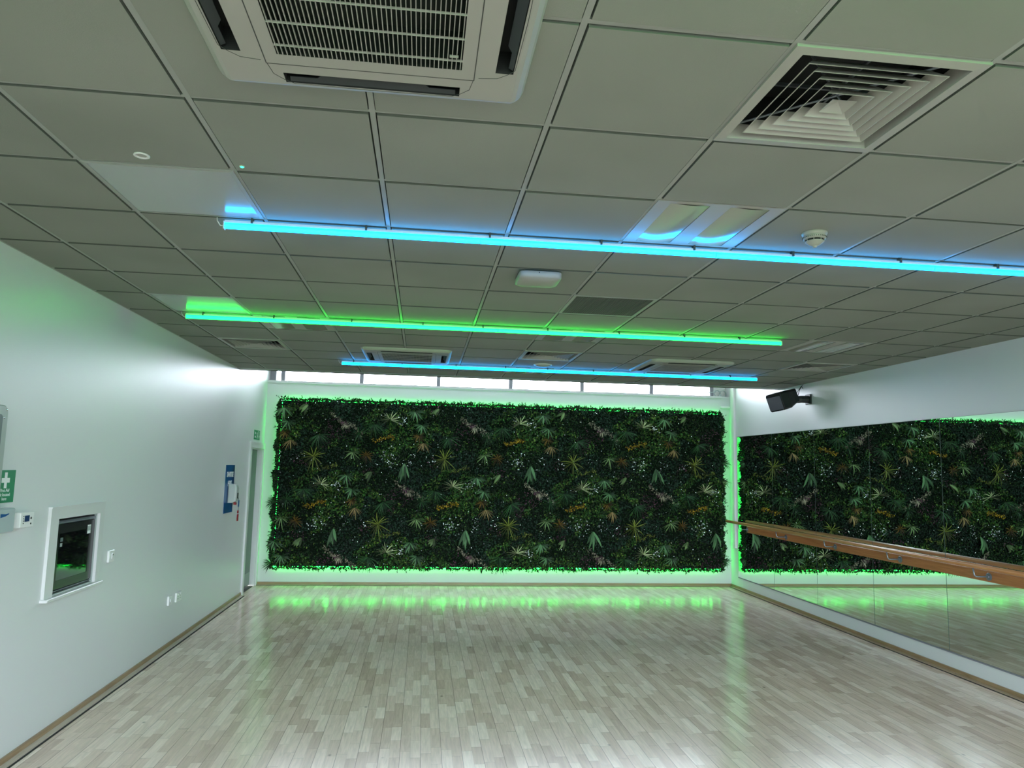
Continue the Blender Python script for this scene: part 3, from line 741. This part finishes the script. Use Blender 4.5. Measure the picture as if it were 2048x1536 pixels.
# ------------------------------------------------------------------ LED tubes
def led_tube(name, x0, x1, y, em, label, n_seg=4):
    t = thing(name, ((x0+x1)/2, y, H), label, 'light tube', 'coloured LED tubes across the ceiling')
    zt = H-.014
    MB().box((x0, y-.007, zt-.013), (x1, y+.007, zt)).build('housing', TBODY, t)
    P = [(.0145*math.sin(2*PI*i/16), -.0275+.0145*math.cos(2*PI*i/16)) for i in range(16)]
    seg = (x1-x0)/n_seg
    for k in range(n_seg):
        a_, b_ = x0+k*seg+.002, x0+(k+1)*seg-.002
        MB().loops([[(a_, y+p, zt+q_) for p, q_ in P], [(b_, y+p, zt+q_) for p, q_ in P]]).build('diffuser', em, t, smooth=False)
    for xx in (x0-.001, x1+.001): MB().cbox((xx, y, zt-.026), (.006, .036, .04), .003).build('end_cap', TBODY, t)
    k = 0; xx = x0+.13
    while xx < x1:
        MB().box((xx-.004, y-.0175, zt-.012), (xx+.004, y+.0175, H+.006)).build('clip', SEAM, t)
        xx += [.55, .62, .58, .50][k % 4]; k += 1
    MB().tube([(x0, y, zt-.028), (x0-.02, y, zt-.028), (x0-.035, y, zt-.005), (x0-.037, y, H-.002)], .003, 6).build('lead', TBODY, t, smooth=True)
YB1 = GY+2*G; YG = GY+6*G; YB2 = GY+10*G
led_tube('led_tube', -1.00, 4.0, YB1+.0, EBLUE, 'nearest blue light tube running across the ceiling to the right edge')
led_tube('led_tube', -1.915, 3.10, YG, EGREEN, 'green light tube across the middle of the ceiling')
led_tube('led_tube', -.95, 4.02, YB2-.0, EBLUE, 'farthest blue light tube near the window end of the ceiling')
led_tube('led_tube', -1.9, 3.1, GY-2*G, EGREEN, 'green light tube above and behind the camera')
led_tube('led_tube', -1.0, 4.0, GY-6*G, EGREEN, 'unseen tube far behind the camera, coloured green to tint the ceiling')  # out of view, set to green for a greener ceiling

# ------------------------------------------------------------------ small ceiling objects
sd = thing('smoke_detector', (1.88, 3.27, H), 'white smoke detector with black slots before the nearest blue tube', 'smoke detector')
MB().lathe((1.88, 3.27, H), [(.060, .0), (.060, -.006), (.054, -.016), (.056, -.020), (.054, -.030), (.047, -.034)], 48).build('base', ACW, sd, smooth=False)
MB().lathe((1.88, 3.27, H), [(.043, -.033), (.043, -.044)], 40).build('chamber', BLACK, sd)
MB().lathe((1.88, 3.27, H), [(.045, -.043), (.044, -.046), (.026, -.060), (.012, -.066), (.010, -.072), (.006, -.073)], 40).build('sensor_cap', ACW, sd, smooth=False)
m = MB()
for k in range(8):
    a_ = 2*PI*k/8+.2; m.tube([(1.88+.045*math.cos(a_), 3.27+.045*math.sin(a_), H-.032), (1.88+.044*math.cos(a_), 3.27+.044*math.sin(a_), H-.046)], .0022, 6)
m.build('ribs', ACW, sd)
m = MB()
for k in range(36):
    a_ = 2*PI*k/36; m.cbox((1.88+.0555*math.cos(a_), 3.27+.0555*math.sin(a_), H-.026), (.004, .0025, .004), 0, Matrix.Rotation(a_, 3, 'Z'))
m.build('vent_slots', SEAM, sd)

wp = thing('wireless_access_point', (.665, 4.31, H), 'domed white unit hanging from the ceiling between blue and green tubes', 'ceiling unit')
def sup(hw, z, pw=4):
    P = []
    for i in range(40):
        a_ = 2*PI*i/40; c_, s_ = math.cos(a_), math.sin(a_)
        P.append((.665+hw*math.copysign(abs(c_)**(2/pw), c_), 4.31+hw*math.copysign(abs(s_)**(2/pw), s_), z))
    return P
MB().loops([sup(.128, H-.012, 8), sup(.130, H-.016, 8), sup(.130, H-.044, 7), sup(.122, H-.050, 5), sup(.09, H-.058, 3), sup(.04, H-.061, 2)]).build('cover', ACW, wp, smooth=True)
MB().box((.665-.09, 4.31-.09, H-.014), (.665+.09, 4.31+.09, H)).build('mount', SEAM, wp)
MB().box((.65, 4.31-.1315, H-.026), (.656, 4.31-.1305, H-.018)).build('indicator', SEAM, wp)

cs = thing('ceiling_speaker', (1.33, 8.13, H), 'round white dome speaker beside the farthest blue tube', 'ceiling speaker')
MB().lathe((1.33, 8.13, H), [(.105, 0), (.105, -.006), (.095, -.010)], 40).build('rim', WHITE, cs, smooth=False)
MB().lathe((1.33, 8.13, H), [(.094, -.008), (.08, -.018), (.05, -.026), (.01, -.029)], 40).build('dome', ACW, cs, smooth=True)

dl = thing('ceiling_downlight', (-1.135, 2.885, H), 'small white ring fitting near the pale ceiling panel at left', 'downlight')
MB().lathe((-1.135, 2.885, H), [(.030, 0), (.030, -.004), (.026, -.006), (.019, -.004), (.018, 0)], 28).build('ring', WHITE, dl, smooth=True)
MB().lathe((-1.135, 2.885, H), [(.018, -.001), (.018, -.002)], 24).build('lens', ACW, dl)
ei = thing('indicator_light', (-.765, 2.925, H), 'tiny glowing green indicator light in the ceiling', 'light')
MB().lathe((-.765, 2.925, H), [(.012, 0), (.012, -.002), (.009, -.003)], 20).build('bezel', ACW, ei)
MB().lathe((-.765, 2.925, H), [(.008, -.003), (.006, -.006), (.002, -.007)], 16).build('lamp', ELED, ei, smooth=True)

# ------------------------------------------------------------------ living wall
HX0, HX1, HZ0, HZ1 = -2.135, 4.765, .265, 2.745
FD = B-.13        # mean front of foliage
hw_ = thing('green_wall', ((HX0+HX1)/2, B, HZ0), 'large artificial living wall of dark mixed foliage on the back wall', 'green wall')
hp = hw_.location
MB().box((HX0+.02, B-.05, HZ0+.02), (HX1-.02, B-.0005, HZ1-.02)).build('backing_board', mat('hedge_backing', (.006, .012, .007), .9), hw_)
MB().box((HX0+.02, FD+.035, HZ0+.022), (HX1-.02, B-.04, HZ1-.02)).build('added_dark_core', mat('hedge_core', (.004, .009, .004), .95, spec=.1), hw_)  # added dark filler, stops the light strip shining through gaps between leaves
lt = MB()
yl0, yl1 = B-.022, B-.008
lt.box((HX0+.005, yl0, HZ0-.010), (HX1-.005, yl1, HZ0+.004)).box((HX0+.005, yl0, HZ1-.006), (HX1-.005, yl1, HZ1+.008))
lt.box((HX0-.006, yl0, HZ0+.004), (HX0+.008, yl1, HZ1-.006)).box((HX1-.008, yl0, HZ0+.004), (HX1+.006, yl1, HZ1-.006))
lo = lt.build('led_strip', EHEDGE, hw_); lo['label'] = 'glowing green light strip around the edge'

rng = np.random.default_rng(7)
def leafmat(name, c, rough=.5):
    m = bpy.data.materials.new(name); n, l, p = nodes(m)
    oi = n.new('ShaderNodeNewGeometry'); r = n.new('ShaderNodeMapRange'); r.inputs['To Min'].default_value = .22; r.inputs['To Max'].default_value = 2.7
    l.new(math_node(n, l, 'POWER', oi.outputs['Random Per Island'], 2.2), r.inputs['Value'])
    mx = n.new('ShaderNodeMix'); mx.data_type = 'RGBA'; mx.blend_type = 'MULTIPLY'; mx.inputs['Factor'].default_value = 1; mx.inputs['A'].default_value = (*c, 1)
    l.new(r.outputs[0], mx.inputs['B']); l.new(mx.outputs['Result'], p.inputs['Base Color']); p.inputs['Roughness'].default_value = rough
    p.inputs['Specular IOR Level'].default_value = .18
    return m
LM = [leafmat('leaf_dark', (.005, .018, .0045)), leafmat('leaf_mid', (.017, .055, .009)), leafmat('leaf_blue_green', (.008, .024, .012)),
      leafmat('leaf_lime', (.06, .10, .016)), leafmat('leaf_yellow', (.20, .13, .006)), leafmat('flower_white', (.55, .60, .60)),
      leafmat('leaf_plum', (.055, .022, .035)), leafmat('leaf_brown', (.05, .022, .01)), leafmat('flower_cream', (.16, .15, .10))]
# patch seeds on a 2 x 1 m mat that repeats with half offset
seeds = []
pr_ = random.Random(11)
for k in range(46):
    seeds.append((pr_.uniform(0, 1.97), pr_.uniform(0, .985), pr_.choice([0,0,0,1,1,1,2,2,2,3,0,2,9,1,10])))
SD = np.array(seeds)
def patch(x, z):
    v = HZ1-z; row = np.floor(v/.985); u = (x-HX0+row*.985) % 1.97; v = v % .985
    du = np.abs(u[:, None]-SD[None, :, 0]); du = np.minimum(du, 1.97-du)
    dv = np.abs(v[:, None]-SD[None, :, 1]); dv = np.minimum(dv, .985-dv)
    return SD[np.argmin(du*du+dv*dv, 1), 2].astype(int)
def leaves(P, D, N, Ln, Wd, mi):
    """folded two-triangle-pair leaves: P base, D direction, N normal, arrays"""
    S = np.cross(D, N); S /= np.linalg.norm(S, axis=1)[:, None]+1e-9
    n = len(P); V = np.empty((n, 6, 3))
    V[:, 0] = P; V[:, 3] = P+D*Ln[:, None]-N*(.15*Ln)[:, None]
    m1 = P+D*(.38*Ln)[:, None]; m2 = P+D*(.75*Ln)[:, None]
    V[:, 1] = m1+S*(Wd*.5)[:, None]+N*(.12*Wd)[:, None]; V[:, 5] = m1-S*(Wd*.5)[:, None]+N*(.12*Wd)[:, None]
    V[:, 2] = m2+S*(Wd*.34)[:, None]; V[:, 4] = m2-S*(Wd*.34)[:, None]
    V = V.reshape(-1, 3)
    idx = np.arange(n)[:, None]*6
    Fa = np.concatenate([idx+np.array([0,1,2,3]), idx+np.array([0,3,4,5])], 1).reshape(-1, 4)
    M = np.repeat(mi, 2)
    return V, Fa, M
def npmesh(name, V, Fa, M, mats, parent):
    me = bpy.data.meshes.new(name); n = len(V); f = len(Fa)
    V = V-np.array([hp.x, hp.y, hp.z])
    me.vertices.add(n); me.vertices.foreach_set('co', V.astype(np.float32).ravel())
    me.loops.add(f*4); me.loops.foreach_set('vertex_index', Fa.astype(np.int32).ravel())
    me.polygons.add(f); me.polygons.foreach_set('loop_start', np.arange(0, f*4, 4, dtype=np.int32))
    for k in mats: me.materials.append(k)
    me.polygons.foreach_set('material_index', M.astype(np.int32))
    me.update(calc_edges=True)
    o = bpy.data.objects.new(name, me); COL.objects.link(o); o.parent = parent; return o
def unit(a): return a/(np.linalg.norm(a, axis=1)[:, None]+1e-9)
NC, NR = 7, 5
cwid, chei = (HX1-HX0)/NC, (HZ1-HZ0)/NR
for r in range(NR):
    for c in range(NC):
        n = 3300
        x = HX0+(c+rng.random(n))*cwid; z = HZ0+(r+rng.random(n))*chei
        bulge = .012*np.sin(x*9+z*4)+.012*np.sin(z*11-x*5)
        y = FD+bulge+rng.random(n)**1.1*.07
        D = unit(np.stack([rng.normal(0, 1, n), -np.abs(rng.normal(.15, .45, n)), rng.normal(-.15, 1, n)], 1))
        N = unit(np.stack([rng.normal(0, .55, n), -np.ones(n), rng.normal(.35, .5, n)], 1)); N = unit(N-D*(np.sum(N*D, 1)[:, None]))
        pt = patch(x, z)
        big = np.isin(pt, [1, 3]); Ln = np.where(big, .034, .026)*rng.uniform(.7, 1.35, n); Wd = Ln*np.where(pt == 2, .75, .55)
        mi = np.where(pt >= 9, 0, pt); q = rng.random(n)
        mi = np.where((pt == 9) & (q < .09), 5, mi); mi = np.where((pt == 10) & (q < .35), 6, mi)
        mi = np.where((pt == 1) & (q < .22), 3, mi); mi = np.where((pt == 0) & (q < .10), 1, mi); mi = np.where((pt == 0) & (q > .95), 3, mi); mi = np.where((pt == 3) & (q < .14), 4, mi); mi = np.where((pt == 3) & (q > .5), 1, mi); mi = np.where((pt < 9) & (q > .996), 5, mi)
        fl = mi == 5; Ln = np.where(fl, .015, Ln); Wd = np.where(fl, .013, Wd); y = np.where(fl, FD+bulge-.01, y)
        P = np.stack([x, y, z], 1)
        V, Fa, M = leaves(P, D, N, Ln, Wd, mi)
        o = npmesh('foliage_mat', V, Fa, M, LM, hw_)
# ragged fringe of leaves round the edges
def fringe(n, side):
    t_ = rng.random(n)
    out = rng.random(n)**1.3
    yy = FD+.02+rng.random(n)*.075
    if side in 'lr':
        z = HZ0+t_*(HZ1-HZ0); wob = .02*np.sin(z*13)+.015*np.sin(z*31+1); s = -1 if side == 'l' else 1
        x = (HX0 if side == 'l' else HX1)+s*(-.01+out*(.045+wob))
        D = np.stack([s*np.abs(rng.normal(.7, .5, n)), rng.normal(-.2, .5, n), rng.normal(-.1, .8, n)], 1)
        dens = .5+.5*np.sin(z*7+2)
    else:
        x = HX0+t_*(HX1-HX0); s = 1 if side == 't' else -1; wob = .012*np.sin(x*11)+.01*np.sin(x*29)
        z = (HZ1 if side == 't' else HZ0)+s*(-.015+out*(.022+wob))
        D = np.stack([rng.normal(0, .7, n), rng.normal(-.3, .5, n), s*np.abs(rng.normal(.7, .5, n))], 1)
    D = unit(D); N = unit(np.stack([rng.normal(0, .5, n), -np.ones(n), rng.normal(0, .5, n)], 1)); N = unit(N-D*(np.sum(N*D, 1)[:, None]))
    Ln = rng.uniform(.022, .042, n); mi = rng.choice([0, 1, 1, 2, 0], n)
    V, Fa, M = leaves(np.stack([x, yy, z], 1), D, N, Ln, Ln*.5, mi)
    npmesh('edge_fringe', V, Fa, M, LM, hw_)
fringe(4200, 'l'); fringe(4200, 'r'); fringe(4000, 't'); fringe(1500, 'b')
# trailing stems sticking out beyond the edge
def sprays(n, side):
    Vs = []; Fs = []; Ms = []; off = 0
    for k in range(n):
        if side == 't': p0 = np.array([rng.uniform(HX0, HX1), FD+.03+rng.random()*.04, HZ1-.01]); d = np.array([rng.normal(0, .4), rng.normal(-.1, .2), 1.0]); ln = rng.uniform(.03, .07)
        elif side == 'b': p0 = np.array([rng.uniform(HX0, HX1), FD+.02+rng.random()*.05, HZ0+.01]); d = np.array([rng.normal(0, .3), rng.normal(-.1, .2), -1.0]); ln = rng.uniform(.02, .075) if rng.random() < .5 else .03
        else:
            s = -1 if side == 'l' else 1
            p0 = np.array([(HX0 if side == 'l' else HX1)-s*.01, FD+.02+rng.random()*.05, rng.uniform(HZ0, HZ1)]); d = np.array([s*1.0, rng.normal(-.2, .2), rng.normal(0, .5)]); ln = rng.uniform(.04, .10)
        d /= np.linalg.norm(d); m_ = 7
        tt = np.linspace(.2, 1, m_); P = p0+d*ln*tt[:, None]
        D = unit(d*.6+rng.normal(0, .6, (m_, 3))); N = unit(np.array([0, -1, .2])+rng.normal(0, .3, (m_, 3))); N = unit(N-D*(np.sum(N*D, 1)[:, None]))
        L_ = rng.uniform(.018, .030, m_)
        V, Fa, M = leaves(P, D, N, L_, L_*.45, rng.choice([0, 1], m_)); Vs.append(V); Fs.append(Fa+off); Ms.append(M); off += len(V)
    npmesh('trailing_stems', np.concatenate(Vs), np.concatenate(Fs), np.concatenate(Ms), LM, hw_)
sprays(230, 't'); sprays(120, 'b'); sprays(75, 'l'); sprays(75, 'r')

# feature plants: (u px, v px) read on the repeating mat, scaled to metres
K = .001084
def tuft(x, z, r, nb, a0, a1, wd, m_, name, curl=.35, grav=.3, seed=0):
    g = random.Random(seed); V = []; Fq = []
    for k in range(nb):
        a_ = math.radians(a0+(a1-a0)*(k+g.random()*.8)/nb); ln = r*g.uniform(.7, 1.1); w_ = wd*g.uniform(.8, 1.2)
        out = g.uniform(.15, .6); base = len(V); S = 5
        dx, dz = math.cos(a_), math.sin(a_); px_, pz_ = -dz, dx
        for i in range(S+1):
            t_ = i/S; rr_ = ln*t_; bx = x+dx*rr_; bz = z+dz*rr_-grav*ln*t_*t_*.6; by = FD-.012-ln*out*math.sin(t_*PI*.75)*.8
            ww_ = w_*(math.sin(min(1, t_*.92+.10)*PI))**.7*.5+.0006
            V.append((bx+px_*ww_, by, bz+pz_*ww_)); V.append((bx-px_*ww_, by-.002, bz-pz_*ww_))
        for i in range(S):
            Fq.append((base+2*i, base+2*i+1, base+2*i+3, base+2*i+2))
    n = len(Fq); return npmesh(name, np.array(V), np.array(Fq), np.zeros(n), [m_], hw_)
def blobs(x, z, pts, size, m_, name, seed=0):
    n = len(pts); P = np.array([(x+a_, FD-.03+random.Random(seed+i).uniform(-.012, .012), z+b_) for i, (a_, b_) in enumerate(pts)])
    Vs = []; Fs = []; off = 0
    rg = np.random.default_rng(seed)
    for rep in range(2):
        D = unit(rg.normal(0, 1, (n, 3))*np.array([1, .5, 1])); N = unit(np.tile(np.array([[0, -1., .3]]), (n, 1))+rg.normal(0, .3, (n, 3))); N = unit(N-D*(np.sum(N*D, 1)[:, None]))
        L_ = np.full(n, size)*rg.uniform(.7, 1.3, n)
        V, Fa, M = leaves(P, D, N, L_, L_*.85, np.zeros(n)); Vs.append(V); Fs.append(Fa+off); off += len(V)
    Fa = np.concatenate(Fs); return npmesh(name, np.concatenate(Vs), Fa, np.zeros(len(Fa)), [m_], hw_)
PALEG = leafmat('blade_variegated', (.20, .23, .12)); BLG = leafmat('blade_grey_green', (.035, .080, .032)); YG_ = leafmat('blade_olive', (.08, .10, .016))
TAN = leafmat('blade_tan', (.11, .08, .03)); ORG = leafmat('blade_rust', (.055, .034, .006)); DGR = leafmat('blade_deep_green', (.014, .045, .014)); MGR = leafmat('blade_pale_green', (.06, .10, .035))
FEAT = [('t', 210, 200, 130, 11, 180, 380, .020, BLG, 'broad_leaf_tuft'), ('t', 290, 390, 120, 12, 150, 390, .018, BLG, 'broad_leaf_tuft'),
 ('t', 1690, 330, 150, 13, -20, 200, .009, PALEG, 'variegated_grass'), ('t', 1380, 830, 100, 16, 0, 360, .010, ORG, 'rust_fern'), ('t', 270, 540, 90, 14, 150, 420, .012, ORG, 'rust_fern'),
 ('t', 330, 640, 120, 10, 200, 340, .011, TAN, 'tan_fern'), ('t', 650, 860, 170, 18, 10, 350, .011, YG_, 'olive_grass'), ('t', 1190, 790, 120, 10, 170, 400, .013, MGR, 'pale_leaf_tuft'),
 ('t', 1880, 930, 200, 5, 235, 300, .040, BLG, 'large_leaf'), ('t', 540, 150, 120, 4, 190, 260, .035, MGR, 'large_leaf'), ('t', 1440, 400, 170, 26, 160, 380, .007, DGR, 'feather_fern'),
 ('t', 700, 560, 160, 20, 200, 380, .009, DGR, 'feather_fern'), ('t', 1240, 540, 120, 20, 0, 360, .008, DGR, 'feather_fern'),
 ('y', 1600, 595, 170, 60), ('y2', 850, 1000, 150, 50), ('w', 1660, 860, 170, 34), ('w', 60, 330, 90, 18), ('w', 470, 880, 110, 8), ('s', 1080, 400, 0, 0)]
# local copies of the second, half-shifted mat of features
FEAT += [('t', 650-20, 250+30, 160, 10, 20, 190, .012, PALEG, 'variegated_grass')] if False else []
def feat_origin():
    for row in range(3):
        for col in range(-1, 5): yield row, HX0+.86-1.0+col*1.97-(row % 2)*.985-.86, HZ1-row*.985
X_OFF = (640-555)*.00793   # crop origin relative to the hedge's left edge
cnt = {}
for row, x0, z0 in feat_origin():
    for fi, f in enumerate(FEAT):
        x = x0+.14+X_OFF+f[1]*K; z = z0+.02-(f[2]-60)*K
        if not (HX0+.03 < x < HX1-.03 and HZ0+.06 < z < HZ1-.04): continue
        sd_ = row*100+fi*7+int((x-HX0)/1.9)*13
        rj = random.Random(sd_); x += rj.uniform(-.02, .02)
        if f[0] == 't':
            tuft(x, z, f[3]*K*1.1, f[4], f[5]+rj.uniform(-15, 15), f[6]+rj.uniform(-15, 15), f[7], f[8], f[9], seed=sd_)
        elif f[0] in ('y', 'y2'):
            pts = [(rj.uniform(-1, 1)*f[3]*K*.9, 0) for _ in range(f[4])]
            pts = [(a_, .03*math.sin(a_*14)+rj.gauss(0, .016)) for a_, _ in pts]
            blobs(x, z, pts, .020 if f[0] == 'y' else .017, LM[4] if f[0] == 'y' else YG_, 'yellow_sedum' if f[0] == 'y' else 'olive_sedum', sd_)
        elif f[0] == 'w':
            blobs(x, z, [(rj.gauss(0, .45)*f[3]*K, rj.gauss(0, .35)*f[3]*K) for _ in range(f[4])], .014, LM[5], 'white_flowers', sd_)
        else:
            pts = []
            for k in range(110):
                t_ = rj.uniform(-1, 1); pts.append((t_*.235, -t_*.125+rj.gauss(0, .022)+.02*math.sin(t_*5)))
            blobs(x, z, pts, .018, LM[8], 'cream_flower_spray', sd_)
            tuft(x-.05, z+.03, .07, 12, 180, 400, .012, LM[6], 'plum_rosette', seed=sd_)
            tuft(x-.01, z-.0, .09, 10, 200, 330, .009, LM[8], 'cream_fern', seed=sd_+1)
# spiky plants on the side edges
for (x, z, a_, m_) in ((HX1, 1.95, 0, DGR), (HX1-.0, 1.65, -15, MGR), (HX1, .42, -10, DGR), (HX0, 1.22, 180, DGR), (HX0, .33, 190, DGR)):
    tuft(x, z, .13, 12, a_-60, a_+60, .008, m_, 'spiky_grass', seed=int(z*100))
